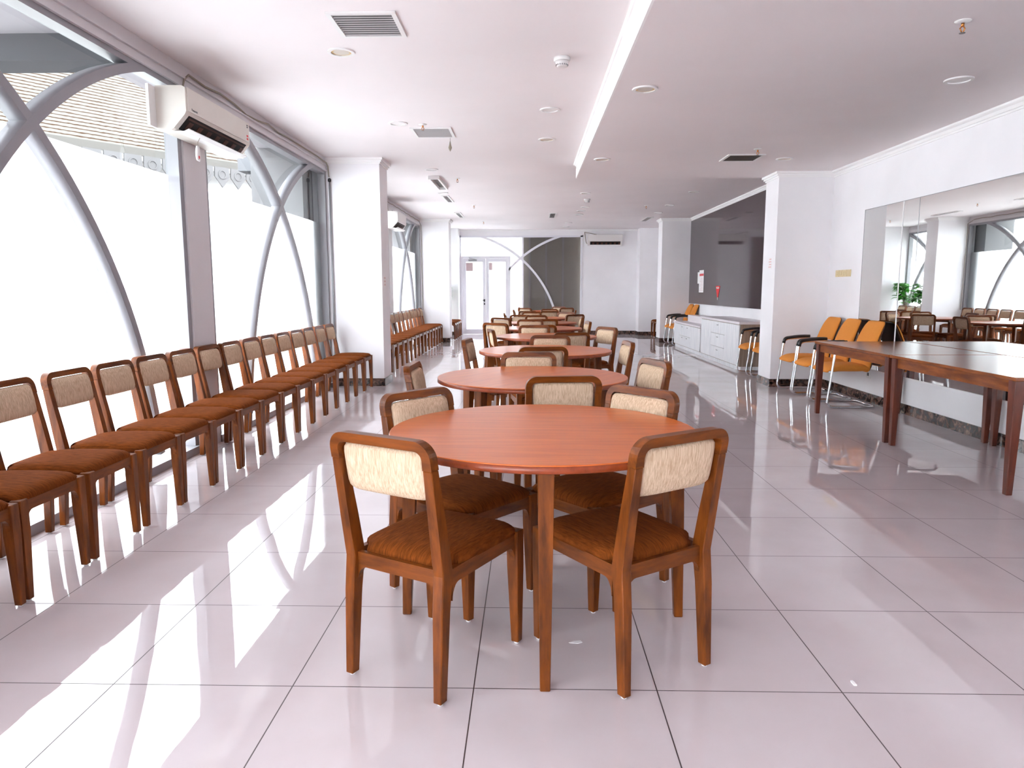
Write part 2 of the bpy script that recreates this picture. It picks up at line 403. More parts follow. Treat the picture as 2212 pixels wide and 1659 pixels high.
# far wall: solid right part, header over the glazing
mb = MB(); mb.box(1.55, XR + 0.15, YB, YB + 0.15, 0, Z1); mb.box(XL - 0.14, 1.55, YB, YB + 0.15, 2.84, Z1); mb.box(XL - 0.14, -2.02, YB, YB + 0.15, 0, 2.84)
struct(mb.build('wall_far', 'wall'))
cornice('trim_4', crown(Z1, 0.05, 0.04), ((XL, YB), (XR, YB), (0, -1)))
# pillars
def pillar(name, x0, x1, y0, y1, z=Z1):
    o = struct(box(name, 'wall', x0, x1, y0, y1, 0, z)); return o
PL = [(1.44, 1.94), (9.57, 10.07), (17.7, 18.2)]
for i, (a, c) in enumerate(PL):
    pillar('wall_pillar_left', -3.1, -1.96, a, c)
    if i: pillar('wall_pillar_right', 3.24, XR, a, c, Z2 if i == 1 else Z1)
pillar('wall_pillar_left', XL - 0.4, -2.0, 20.4, YB)
pillar('wall_pillar_right', 3.12, XR, 20.4, YB)
def pillar_cap(name, x0, x1, y0, y1, z, sides):
    mb = MB()
    for i, (o, h) in enumerate(((0.012, 0.075), (0.03, 0.055), (0.05, 0.03))):
        xa = x0 - (o if 'w' in sides else 0); xb = x1 + (o if 'e' in sides else 0)
        mb.box(xa, xb, y0 - o, y1 + o, z - h, z - (0, 0, 0)[i] - 0.0005 * i)
    return struct(mb.build(name, 'trim'))
pillar_cap('trim_5', XL, -1.96, 9.57, 10.07, Z1, 'e'); pillar_cap('trim_6', XL, -1.96, 17.7, 18.2, Z1, 'e')
pillar_cap('trim_7', 3.24, XR, 9.57, 10.07, Z2, 'w'); pillar_cap('trim_8', 3.24, XR, 17.7, 18.2, Z1, 'w')
cornice('trim_9', crown(Z1, 0.07, 0.05), ((XR, 10.07), (XR, 17.7), (-1, 0)))
# skirting
def skirt(name, boxes):
    mb = MB()
    for b_ in boxes: mb.box(*b_)
    return struct(mb.build(name, 'skirt'))
H = 0.105; t_ = 0.012
skirt('baseboard_right', [(XR - t_, XR, YN, 9.57, 0, H), (XR - t_, XR, 10.07, 17.7, 0, H), (XR - t_, XR, 18.2, 20.4, 0, H)])
skirt('baseboard_far', [(1.55, 3.12, YB - t_, YB, 0, H)])
bl = []
for (a, c) in PL: bl += [(-2.62, -1.96 + t_, a - t_, a, 0, H), (-1.96, -1.96 + t_, a, c, 0, H), (-2.62, -1.96 + t_, c, c + t_, 0, H)]
bl += [(-2.62, -2.0 + t_, 20.4 - t_, 20.4, 0, H), (-2.0, -2.0 + t_, 20.4, YB, 0, H)]
skirt('baseboard_left', bl)
bl = []
for (a, c) in PL[1:]: bl += [(3.24 - t_, XR - t_, a - t_, a, 0, H), (3.24 - t_, 3.24, a, c, 0, H), (3.24 - t_, XR - t_, c, c + t_, 0, H)]
bl += [(3.12 - t_, XR - t_, 20.4 - t_, 20.4, 0, H), (3.12 - t_, 3.12, 20.4, YB, 0, H)]
skirt('baseboard_pillars', bl)
# header above the left windows
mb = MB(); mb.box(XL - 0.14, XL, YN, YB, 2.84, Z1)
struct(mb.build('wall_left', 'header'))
mb = MB(); mb.box(XL, XL + 0.02, YN, 9.57, 2.905, 2.918); mb.box(XL, XL + 0.014, YN, 9.57, 2.84, 2.862)
mb.box(XL, XL + 0.02, 10.07, 17.7, 2.905, 2.918); mb.box(XL, XL + 0.02, 18.2, 20.4, 2.905, 2.918)
struct(mb.build('trim_10', 'header'))

# ------------------------------------------------------------------ left windows with crossing arches
def arc_bar(cy_, sgn, y0, y1, parent, R=3.19, zc=-0.24, off=2.06, wd=0.06, z0=0.05, z1=2.84, x0=-2.765, x1=-2.665, name='arch_bar', ylim=None, fn=None, mat_='alu'):
    """quarter arch: centre of the circle on the far side of the window"""
    cyc = cy_ + sgn * off; O, I = [], []
    n = 48
    for i in range(n + 1):
        a = PI / 2 * i / n * 1.08 - 0.10
        yo, zo = cyc - sgn * (R + wd / 2) * math.cos(a), zc + (R + wd / 2) * math.sin(a)
        yi, zi = cyc - sgn * (R - wd / 2) * math.cos(a), zc + (R - wd / 2) * math.sin(a)
        ym = (yo + yi) / 2
        if zi > z1 + 0.03 or zo < z0 - 0.02 or ym < y0 - 0.03 or ym > y1 + 0.03: continue
        O.append((yo, min(max(zo, z0), z1))); I.append((yi, min(max(zi, z0), z1)))
    mb = MB(); f = fn or (lambda a, b_, n_: (n_, a, b_))
    mb.strip(O, I, x0, x1, f, smooth=True)
    # slim glazing bead in the middle of the reveal
    return mb.build(name, mat_, parent)
def window(n, y0, y1, cyc):
    w_ = struct(bpy.data.objects.new('window_%d' % n, None)); COL.objects.link(w_); w_.location = (0, 0, 0)
    mb = MB()
    mb.box(-2.78, -2.64, y0, y1, 0.0, 0.06); mb.box(-2.77, -2.67, y0, y0 + 0.06, 0.06, 2.84); mb.box(-2.77, -2.67, y1 - 0.06, y1, 0.06, 2.84)
    mb.box(-2.77, -2.67, y0 + 0.06, y1 - 0.06, 2.80, 2.84)
    mb.build('window_frame', 'alu', w_)
    arc_bar(cyc, 1, y0 + 0.05, y1 - 0.05, w_); arc_bar(cyc, -1, y0 + 0.05, y1 - 0.05, w_, x1=-2.6665, x0=-2.7665)
    box('clear_pane', 'glass', -2.762, -2.757, y0 + 0.05, y1 - 0.05, 2.17, 2.81, w_)
    box('frosted_pane', 'frost', -2.762, -2.757, y0 + 0.05, y1 - 0.05, 0.05, 2.17, w_)
    return w_
# bays: (pillar end, next pillar), two windows with a post between
wn_ = 1
def post(y0, y1):
    return struct(box('wall_post', 'header', -2.80, -2.655, y0, y1, 0, 2.84))
for (a, p0, p1, b_) in ((1.94, 5.60, 5.97, 9.57), (10.07, 13.68, 14.03, 17.7)):
    window(wn_, a, p0, p0 - 1.68 if wn_ == 1 else a + 1.8); window(wn_ + 1, p1, b_, 7.82 if wn_ == 1 else 15.84); wn_ += 2
    post(p0, p1)
window(5, 18.2, 20.4, 19.3)
window(6, -3.2, 1.44, -0.9)

# ------------------------------------------------------------------ far glazing: double door, smoked panel, arches
w7 = struct(bpy.data.objects.new('window_7', None)); COL.objects.link(w7)
mb = MB(); mb.box(-2.02, -1.96, YB - 0.02, YB + 0.08, 0, 2.84); mb.box(1.49, 1.55, YB - 0.02, YB + 0.08, 0, 2.84)
mb.box(-2.02, 1.55, YB - 0.02, YB + 0.08, 2.79, 2.84); mb.box(-0.19, -0.15, YB, YB + 0.08, 0, 2.79)
mb.build('window_frame', 'doorwhite', w7)
fnf = lambda a, b_, n_: (a, n_, b_)
arc_bar(-0.24, 1, -0.60, 1.5, w7, x0=YB - 0.03, x1=YB + 0.07, z1=2.80, z0=1.84, fn=fnf, mat_='doorwhite', R=3.19, off=2.06)
arc_bar(-0.24, -1, -1.97, 1.5, w7, x0=YB - 0.0285, x1=YB + 0.0715, z1=2.80, fn=fnf, mat_='doorwhite')
box('clear_pane', 'glass', -1.96, -0.19, YB + 0.03, YB + 0.036, 2.25, 2.79, w7)
box('clear_pane', 'glass', -0.53, -0.19, YB + 0.03, YB + 0.036, 2.14, 2.25, w7)
box('frosted_pane', 'frost', -0.53, -0.19, YB + 0.03, YB + 0.036, 0.02, 2.14, w7)
box('smoked_pane', 'smokeglass', -0.15, 1.49, YB + 0.03, YB + 0.036, 0.02, 2.79, w7)
mb = MB(); mb.box(-0.19, 1.56, YB + 0.19, YB + 0.25, 0, 3.0); struct(mb.build('wall_behind_smoked_glass', 'smoke'))
mb = MB()
for x in (0.0, 0.48, 0.97): mb.box(x, x + 0.05, YB + 0.14, YB + 0.19, 0, 3.0)
struct(mb.build('trim_11', M['vent']))
mb = MB(); mb.box(-0.16, 1.56, YB + 0.15, YB + 0.19, 2.9, 3.0); struct(mb.build('light_block_behind_glass', 'smoke'))  # unseen block added to keep light from entering above the smoked pane
d1 = struct(bpy.data.objects.new('door_1', None)); COL.objects.link(d1)
mb = MB(); mb.box(-1.96, -0.53, YB - 0.03, YB + 0.06, 2.19, 2.25); mb.box(-0.58, -0.53, YB - 0.03, YB + 0.06, 0, 2.19); mb.box(-1.96, -1.91, YB - 0.03, YB + 0.06, 0, 2.19)
mb.build('door_frame', 'doorwhite', d1)
for (x0, x1, nm) in ((-1.905, -1.25, 'a'), (-1.24, -0.585, 'b')):
    mb = MB(); s_ = 0.085
    mb.box(x0, x0 + s_, YB - 0.02, YB + 0.03, 0.01, 2.185); mb.box(x1 - s_, x1, YB - 0.02, YB + 0.03, 0.01, 2.185)
    mb.box(x0 + s_, x1 - s_, YB - 0.02, YB + 0.03, 2.10, 2.185); mb.box(x0 + s_, x1 - s_, YB - 0.02, YB + 0.03, 0.01, 0.15)
    lf = mb.build('door_leaf', 'doorwhite', d1)
    box('frosted_pane', 'frost', x0 + s_, x1 - s_, YB + 0.002, YB + 0.008, 0.15, 2.10, lf)
    if nm == 'a':
        mb = MB(); mb.box(x1 - 0.055, x1 - 0.02, YB - 0.04, YB - 0.02, 0.95, 1.02, 0.004); mb.tube([(x1 - 0.037, YB - 0.04, 0.99), (x1 - 0.037, YB - 0.07, 0.99), (x1 - 0.19, YB - 0.07, 0.985)], 0.009, 8)
        mb.box(x1 - 0.055, x1 - 0.02, YB - 0.03, YB - 0.02, 0.86, 0.91, 0.004)
        mb.build('door_handle', 'black', lf)
        mb = MB(); mb.box(x0 + 0.16, x0 + 0.40, YB - 0.07, YB - 0.02, 2.12, 2.165, 0.004); mb.tube([(x0 + 0.36, YB - 0.05, 2.165), (x0 + 0.22, YB - 0.12, 2.19), (x0 + 0.18, YB - 0.04, 2.21)], 0.008, 6)
        mb.build('door_closer', 'grey', lf)
    mb = MB(); mb.box(x0 + s_ + 0.002, x0 + s_ + (0.20 if nm == 'a' else 0.10), YB - 0.004, YB + 0.0, 1.83 if nm == 'a' else 1.86, 2.07)  # pale patch in the upper corner of each door pane
    mb.build('door_patch', 'paleink', lf)

# ------------------------------------------------------------------ outside: paving, pier, soffit, neighbouring house
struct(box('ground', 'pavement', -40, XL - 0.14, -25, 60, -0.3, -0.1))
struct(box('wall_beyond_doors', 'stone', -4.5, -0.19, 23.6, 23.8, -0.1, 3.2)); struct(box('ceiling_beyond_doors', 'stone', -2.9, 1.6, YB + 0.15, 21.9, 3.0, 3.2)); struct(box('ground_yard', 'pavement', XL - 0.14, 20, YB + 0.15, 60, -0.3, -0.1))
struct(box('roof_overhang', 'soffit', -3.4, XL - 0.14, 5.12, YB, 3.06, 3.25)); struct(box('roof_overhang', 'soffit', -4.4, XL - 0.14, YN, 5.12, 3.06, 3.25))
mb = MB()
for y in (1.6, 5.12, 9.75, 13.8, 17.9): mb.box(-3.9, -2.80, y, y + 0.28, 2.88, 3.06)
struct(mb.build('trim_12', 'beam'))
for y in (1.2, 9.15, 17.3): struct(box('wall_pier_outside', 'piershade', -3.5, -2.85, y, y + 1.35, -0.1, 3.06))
hs = thing('house_outside', 'white house with pale tiled roof seen outside through the tall left windows', 'building', (-8.57, 12.79, 0.28), math.radians(-35.5))
mb = MB(); mb.box(-6, -0.6, -20, 4.9, -0.38, 3.7); mb.build('house_wall', 'housewall', hs)
mb = MB()
f_ = lambda a, b_, n_: (a, n_, b_)
mb.poly([(0.1, 3.74), (-7.0, 8.9), (-7.0, 8.75), (0.1, 3.59)], -21, 5.4, f_)
mb.build('tiled_roof', 'roof', hs)
mb = MB(); mb.box(-0.1, 0.10, -21, 5.4, 3.50, 3.60); mb.build('fascia', 'stone', hs)
for k in range(40):
    y = 5.2 - k * 0.37
    mb = MB()
    pts = [(-0.16, 3.60), (0.16, 3.60), (0.17, 3.40), (0.0, 3.18), (-0.17, 3.40)]
    mb.poly(pts, 0.105, 0.135, lambda a, b_, n_: (n_, y + a, b_))
    ring = [(y + 0.095 * math.cos(t), 3.45 + 0.095 * math.sin(t)) for t in [2 * PI * i / 16 for i in range(17)]]
    ring2 = [(y + 0.07 * math.cos(t), 3.45 + 0.07 * math.sin(t)) for t in [2 * PI * i / 16 for i in range(17)]]
    mb.strip(ring, ring2, 0.135, 0.15, lambda a, b_, n_: (n_, a, b_), caps=False)
    mb.build('eave_ornament', 'ornament', hs)

# ------------------------------------------------------------------ wooden chair
def back_y(z): return -0.212 - 0.073 * (z - 0.44) / 0.415
CW = 0.2   # half width of the back
def make_chair(label):
    t = thing('wooden_chair', label, 'chair')
    for s in (-1, 1):
        mb = MB()
        mb.loft([(s * (CW - 0.016), -0.24, 0.008, 0.0155, 0.0175), (s * (CW - 0.018), -0.224, 0.30, 0.0195, 0.023), (s * (CW - 0.019), -0.210, 0.42, 0.02, 0.027),
                 (s * (CW - 0.018), back_y(0.56), 0.56, 0.0185, 0.0225), (s * (CW - 0.017), back_y(0.765), 0.765, 0.017, 0.0185)], 0.003)
        lg = mb.build('back_leg', 'wood', t)
        MB().lathe([(0.009, 0), (0.011, 0.004), (0.011, 0.009)], s * (CW - 0.016), -0.24, 10).build('foot_glide', 'white', lg)
        mb = MB()
        mb.loft([(s * 0.192, 0.228, 0.008, 0.0155, 0.0155), (s * 0.189, 0.224, 0.30, 0.022, 0.022), (s * 0.188, 0.222, 0.437, 0.024, 0.024)], 0.003)
        lg = mb.build('front_leg', 'wood', t)
        MB().lathe([(0.009, 0), (0.011, 0.004), (0.011, 0.009)], s * 0.192, 0.228, 10).build('foot_glide', 'white', lg)
    # crest rail: flat top with round shoulders
    O, I = [], []
    ro, ri, zt = 0.058, 0.026, 0.855
    O.append((-CW, 0.765)); I.append((-CW + 0.034, 0.765))
    for i in range(9):
        a = PI - PI / 2 * i / 8
        O.append((-CW + ro + ro * math.cos(a), zt - ro + ro * math.sin(a))); I.append((-CW + ro + ri * math.cos(a), zt - ro + ri * math.sin(a)))
    for i in range(9):
        a = PI / 2 - PI / 2 * i / 8
        O.append((CW - ro + ro * math.cos(a), zt - ro + ro * math.sin(a))); I.append((CW - ro + ri * math.cos(a), zt - ro + ri * math.sin(a)))
    O.append((CW, 0.765)); I.append((CW - 0.034, 0.765))
    mb = MB(); mb.strip(O, I, -0.0185, 0.0185, lambda a, b_, n_: (a, back_y(b_) + n_, b_)); mb.build('crest_rail', 'woodx', t)
    mb = MB(); mb.pad(lambda u, v, h: (u * 0.164, back_y(0.738 + v * 0.082) + (0.010 + 0.030 * h if h > 0 else 0.010 + 0.085 * h), 0.738 + v * 0.082), 16, 10, 8, 0.35, 0.30)
    mb.build('backrest', 'cream', t)
    # rails with arched brackets running down the legs
    def rail(x0, x1, fn, th, zt=0.432, zb=0.383, rad=0.05):
        pts = [(x0, zb - rad * 1.1), (x0, zt), (x1, zt), (x1, zb - rad * 1.1)]
        arc = []
        for i in range(7):
            a = PI / 2 * i / 6; arc.append((x1 - rad * 0.72 * (1 - math.cos(a)) - 0.002, zb - rad * 1.1 * (1 - math.sin(a))))
        arc2 = [(x0 + (x1 - a_), b_) for a_, b_ in arc][::-1]
        mb = MB(); mb.poly(pts + arc + arc2, -th / 2, th / 2, fn); return mb
    rail(-0.168, 0.168, lambda a, b_, n_: (a, 0.226 + n_, b_), 0.022).build('front_rail', 'woodx', t)
    rail(-0.165, 0.165, lambda a, b_, n_: (a, -0.212 + n_, b_), 0.02).build('rear_rail', 'woodx', t)
    for s in (-1, 1): rail(-0.19, 0.202, lambda a, b_, n_: (s * 0.189 + n_, a, b_), 0.022).build('side_rail', 'woody', t)
    mb = MB()
    def seat(u, v, h):
        hw = 0.202 + 0.006 * v
        if v < -0.8 and abs(u) > 0.78: hw = hw * 0.84
        return (u * hw, 0.018 + v * 0.222, 0.4295 + (0.047 * h if h > 0 else 0.0))
    mb.pad(seat, 16, 16, 9, 0.22, 0.0); mb.build('seat', 'brown', t)
    return t
USED = []
def place_chair(x, y, fx, fy, label, group, z=0.0):
    rz = math.atan2(-fx, fy)
    if not USED:
        c = make_chair(label); c.location = (x, y, z); c.rotation_euler = (0, 0, rz); c['group'] = group; USED.append(c)
        bpy.context.view_layer.update(); return c
    return dup(USED[0], (x, y, z), rz, label, group)
def crest(cx, cy_, fx, fy, label, group):
    n = math.hypot(fx, fy); fx, fy = fx / n, fy / n
    return place_chair(cx + 0.285 * fx, cy_ + 0.285 * fy, fx, fy, label, group)

# ------------------------------------------------------------------ round tables
def make_round(label):
    t = thing('round_table', label, 'table')
    R = 0.592
    mb = MB(); mb.lathe([(R - 0.004, 0.734), (R, 0.737), (R, 0.759)], n=72); mb.build('table_edge', 'topedge', t)
    mb = MB(); mb.lathe([(R, 0.7592), (R - 0.001, 0.762), (R - 0.004, 0.763)], n=72); mb.build('tabletop', 'top', t)
    mb = MB(); mb.box(-0.40, 0.40, -0.03, 0.03, 0.69, 0.734, 0.003); mb.box(-0.03, 0.03, -0.40, 0.40, 0.69, 0.734, 0.003)
    mb.build('under_frame', 'wood', t)
    for k in range(4):
        a = -PI / 2 + k * PI / 2; c, s = math.cos(a), math.sin(a)
        rt, rb = 0.515, 0.545
        mb = MB(); mb.loft([(0, rb, 0.0, 0.017, 0.017), (0, (rb + rt) / 2, 0.40, 0.022, 0.024), (0, rt, 0.734, 0.027, 0.030)], 0.003)
        for v_ in mb.bm.verts:
            x_, y_ = v_.co.x, v_.co.y
            v_.co.x, v_.co.y = y_ * c - x_ * s, y_ * s + x_ * c
        mb.build('leg', 'wood', t)
    return t
TABS = [(0.056, 2.73, 0), (0.024, 4.43, 55), (0.148, 6.37, 20), (0.20, 8.33, 63), (0.16, 10.1, 55), (0.2, 11.8, 55), (0.25, 13.75, 67.8), (0.35, 15.85, 31), (0.45, 18.2, 18)]
ordn = ['first', 'second', 'third', 'fourth', 'fifth', 'sixth', 'seventh', 'eighth', 'ninth']
tname = ['round table at the near end of the row'] + ['%s round table from the near end of the row' % o for o in ordn[1:8]] + ['round table nearest the glass doors']
rt = None
for k, (x, y, r) in enumerate(TABS):
    lb = 'orange-brown wooden ' + tname[k]
    if rt is None:
        rt = make_round(lb); rt.location = (x, y, 0); rt.rotation_euler = (0, 0, math.radians(r)); rt['group'] = 'round tables in the central row'
        bpy.context.view_layer.update()
    else: dup(rt, (x, y, 0), math.radians(r), lb)
G = 'wooden chairs around the round tables'
def lab(k, txt): return 'wooden chair %s of %s' % (txt, ('the ' + tname[k]).replace(' from the near end of the row', ' from the near end').replace('round table at the near end of the row', 'nearest round table').replace('round table nearest the glass doors', 'farthest round table'))
for k, x, y, fx, fy, txt in (
    (0, -0.321, 2.390, 0.486, 0.874, 'with wrinkled cream back, front left'),
    (0, 0.328, 2.444, -0.556, 0.831, 'seen from behind, front right'),
    (0, -0.285, 2.958, 0.763, -0.647, 'facing the camera, far left'),
    (0, 0.308, 3.045, -0.751, -0.661, 'with bright cushion, far right'),
    (1, 0.150, 3.955, -0.120, 0.993, 'on the near side'),
    (1, 0.000, 4.815, 0.000, -1.000, 'on the far side'),
    (1, -0.425, 4.291, 1.000, -0.030, 'on the window side'),
    (1, 0.537, 4.458, -0.957, -0.289, 'on the cabinet side'),
    (2, 0.071, 5.862, -0.150, 0.989, 'on the near side'),
    (2, 0.218, 6.750, 0.020, -1.000, 'on the far side'),
    (2, -0.278, 6.441, 0.995, -0.100, 'on the window side'),
    (2, 0.580, 6.140, -0.998, -0.070, 'on the cabinet side'),
    (3, 0.391, 7.739, -0.200, 0.980, 'on the near side'),
    (3, 0.071, 8.710, 0.000, -1.000, 'on the far side'),
    (3, -0.151, 8.117, 0.980, 0.200, 'on the window side'),
    (3, 0.694, 8.417, -0.865, -0.503, 'on the cabinet side'),
    (4, 0.151, 9.355, -0.030, 1.000, 'on the near side'),
    (4, 0.023, 10.480, 0.000, -1.000, 'on the far side'),
    (4, -0.312, 9.872, 0.493, 0.870, 'turned away, window side'),
    (4, 0.559, 10.059, -0.997, -0.079, 'on the cabinet side'),
    (5, 0.225, 11.159, -0.080, 0.997, 'on the near side'),
    (5, 0.187, 12.222, 0.195, -0.981, 'on the far side'),
    (5, -0.279, 11.648, 0.600, 0.800, 'turned away, window side'),
    (5, 0.595, 11.761, -0.999, 0.043, 'on the cabinet side'),
    (6, -0.076, 12.979, 0.241, 0.971, 'at the near left'),
    (6, 0.698, 13.177, -0.498, 0.867, 'at the near right'),
    (6, 0.611, 13.965, -0.493, -0.870, 'at the far right'),
    (6, 0.088, 14.186, 0.100, -0.995, 'on the far side'),
    (6, -0.185, 13.677, 0.999, 0.048, 'on the window side'),
    (7, 0.392, 15.244, -0.130, 0.992, 'on the near side'),
    (7, -0.064, 15.278, -0.149, 0.989, 'at the near left'),
    (7, 0.751, 15.743, -0.997, 0.073, 'on the cabinet side'),
    (7, 0.480, 16.255, 0.000, -1.000, 'on the far side'),
    (7, -0.055, 16.000, 1.000, 0.000, 'on the window side'),
    (8, 0.068, 17.736, 0.589, 0.808, 'turned away, near left'),
    (8, 0.028, 18.302, 0.997, 0.074, 'on the window side'),
    (8, 0.808, 17.865, -0.450, 0.893, 'at the near right'),
    (8, 0.684, 18.590, -0.406, -0.914, 'at the far right'),
):
    place_chair(x, y, fx, fy, lab(k, txt), G)

# chairs in rows along the windows
ordl = ['', 'second ', 'third ', 'fourth ', 'fifth ', 'sixth ', 'seventh ', 'eighth ', 'ninth ', 'tenth ', 'eleventh ', 'twelfth ', 'thirteenth ', 'fourteenth ', 'fifteenth ', 'sixteenth ']
ys = [9.24 - 0.4415 * k for k in range(13)]
ys += [3.46, 3.01, 2.57]
for k, y in enumerate(ys):
    place_chair(-2.335, y, 1, random.uniform(-0.02, 0.02), ('wooden chair touching the first left pillar, near end of window row' if k == 0 else '%swooden chair from the first left pillar in the near window row' % ordl[k]), 'chairs in the near window row')
ys = [17.42 - 0.466 * k for k in range(15)]
for k, y in enumerate(ys):
    place_chair(-2.375, y, 1, random.uniform(-0.02, 0.02), ('wooden chair touching the second left pillar in the window row' if k == 0 else '%swooden chair from the second left pillar in the far window row' % ordl[k]), 'chairs in the far window row')
for k in range(4):
    place_chair(-2.14, 18.62 + 0.45 * k, 1, 0, '%swooden chair beyond the second left pillar, in front of the potted plants' % ordl[k] if k else 'wooden chair just beyond the second left pillar, in front of the potted plants', 'chairs in front of the plants')
for k in range(4):
    place_chair(3.68, 18.55 + 0.46 * k, -1, 0, '%swooden chair beyond the second right pillar, against the right wall' % ordl[k] if k else 'wooden chair just beyond the second right pillar, against the right wall', 'chairs behind the second right pillar')

# ------------------------------------------------------------------ orange visitor chairs
def make_visitor(label):
    t = thing('visitor_chair', label, 'chair')
    def sm(pts, n=5):
        out = [Vector(pts[0])]
        for i in range(1, len(pts) - 1):
            a, b_, c = Vector(pts[i - 1]), Vector(pts[i]), Vector(pts[i + 1])
            r = min(0.075, (a - b_).length * 0.48, (c - b_).length * 0.48)
            p, q = b_ + (a - b_).normalized() * r, b_ + (c - b_).normalized() * r
            for j in range(n + 1):
                u = j / n; out.append((1 - u) ** 2 * p + 2 * u * (1 - u) * b_ + u * u * q)
        out.append(Vector(pts[-1])); return out
    hw = 0.243
    for s in (-1, 1):
        mb = MB(); mb.tube(sm([(0, -0.27, 0.013), (s * hw, -0.27, 0.013), (s * hw, 0.27, 0.013), (s * hw, 0.20, 0.655), (s * hw, -0.17, 0.675), (s * 0.2, -0.21, 0.64)]), 0.0125, 10)
        mb.build('tube_frame', 'chrome', t)
        mb = MB(); mb.tube(sm([(s * hw, 0.205, 0.60), (s * hw, 0.19, 0.665), (s * hw, 0.02, 0.69), (s * hw, -0.13, 0.692)]), 0.021, 10); mb.build('armrest', 'black', t)
    mb = MB(); mb.tube([(-hw, 0.2455, 0.40), (0, 0.20, 0.398), (hw, 0.2455, 0.40)], 0.011, 8); mb.tube([(-0.24, -0.17, 0.672), (-0.2, -0.2, 0.60), (-0.16, -0.17, 0.42)], 0.011, 8); mb.tube([(0.24, -0.17, 0.672), (0.2, -0.2, 0.60), (0.16, -0.17, 0.42)], 0.011, 8)
    mb.build('support_bar', 'chrome', t)
    mb = MB()
    mb.pad(lambda u, v, h: (u * 0.235, 0.03 + v * 0.245, 0.435 - 0.035 * max(0, v - 0.3) ** 2 * 2 + (0.045 * h if h > 0 else 0.05 * h)), 14, 14, 6, 0.15, 0.8)
    mb.build('seat', 'orange', t)
    def by(z): return -0.185 - 0.16 * ((z - 0.40) / 0.55) + 0.03 * math.sin((z - 0.40) / 0.55 * PI)
    mb = MB(); mb.pad(lambda u, v, h: (u * (0.232 - 0.022 * max(0, v)), by(0.67 + v * 0.28) + (0.038 * h if h > 0 else 0.01 * h), 0.67 + v * 0.28), 14, 18, 7, 0.2, 0.6)
    mb.build('backrest', 'orange', t)
    mb = MB(); mb.pad(lambda u, v, h: (u * (0.226 - 0.022 * max(0, v)), by(0.67 + v * 0.272) - 0.012 + (0.004 * h if h > 0 else 0.02 * h), 0.67 + v * 0.272), 12, 14, 8, 0.1, 0.9)
    mb.build('back_shell', 'shell', t)
    return t
vc = None
VC = [(3.55, 8.07, 'orange chrome visitor chair nearest the wooden tables, in front of the mirror', 'orange chairs by the mirror'),
      (3.55, 8.63, 'middle orange chrome visitor chair of the three beside the mirror', 'orange chairs by the mirror'),
      (3.55, 9.17, 'orange chrome visitor chair in the corner against the first right pillar', 'orange chairs by the mirror'),
      (3.58, 10.42, 'orange chrome visitor chair partly hidden directly behind the first right pillar', 'orange chairs beside the cabinet'),
      (3.56, 11.05, 'orange chrome visitor chair beside the grey end of the cabinet', 'orange chairs beside the cabinet'),
      (3.60, 16.86, 'orange chrome visitor chair touching the far end of the low cabinet', 'orange chairs at the far end'),
      (3.60, 17.40, 'orange chrome visitor chair against the second right pillar', 'orange chairs at the far end')]
for (x, y, lb, g) in VC:
    if vc is None:
        vc = make_visitor(lb); vc.location = (x, y, 0); vc.rotation_euler = (0, 0, PI / 2); vc['group'] = g; bpy.context.view_layer.update()
    else: dup(vc, (x, y, 0), PI / 2, lb, g)

# ------------------------------------------------------------------ rectangular tables by the mirror
def make_desk(label, group):
    t = thing('long_table', label, 'table', group=group)
    hx, hy = 0.463, 0.775
    mb = MB(); mb.box(-hx, hx, -hy, hy, 0.733, 0.757, 0.003); mb.build('tabletop', 'desk', t)
    mb = MB()
    for (a, c, e, g) in ((-hx + 0.05, hx - 0.05, -hy + 0.035, -hy + 0.057), (-hx + 0.05, hx - 0.05, hy - 0.057, hy - 0.035), (-hx + 0.03, -hx + 0.052, -hy + 0.06, hy - 0.06), (hx - 0.052, hx - 0.03, -hy + 0.06, hy - 0.06)):
        mb.box(a, c, e, g, 0.655, 0.733)
    mb.build('apron', 'desk', t)
    for sx in (-1, 1):
        for sy in (-1, 1):
            mb = MB(); mb.loft([(sx * (hx - 0.045), sy * (hy - 0.048), 0, 0.02, 0.02), (sx * (hx - 0.045), sy * (hy - 0.048), 0.733, 0.034, 0.034)], 0.003); mb.build('leg', 'deskleg', t)
    return t
dk = make_desk('rectangular wooden table by the mirror, nearer the orange chairs', 'rectangular tables by the mirror')
dk.location = (3.468, 6.772, 0); bpy.context.view_layer.update()
dup(dk, (3.468, 5.205, 0), 0, 'rectangular wooden table by the mirror, farther from the orange chairs')

# ------------------------------------------------------------------ mirror
mi = thing('wall_mirror', 'large frameless wall mirror behind the rectangular tables on the right wall', 'mirror', (3.95, 0, 0))
box('mirror_panel', 'mirror', -0.008, -0.002, 7.452, 8.63, 0.385, 2.215, mi); box('mirror_panel', 'mirror', -0.008, -0.002, 2.2, 7.448, 0.385, 2.215, mi)
mb = MB(); mb.box(-0.010, -0.0, 8.63, 8.637, 0.38, 2.22); mb.box(-0.010, 0, 2.2, 8.637, 2.215, 2.221); mb.box(-0.010, 0, 7.447, 7.453, 1.45, 2.215); mb.build('mirror_edge', 'grey', mi)
mb = MB(); mb.box(-0.014, 0, 2.2, 8.637, 0.37, 0.385); mb.build('mirror_ledge', 'trim', mi)
mb = MB(); mb.box(-0.0105, -0.008, 7.752, 7.770, 0.385, 2.215); mb.build('mirror_strip', M['trim'], mi, label='pale vertical strip')

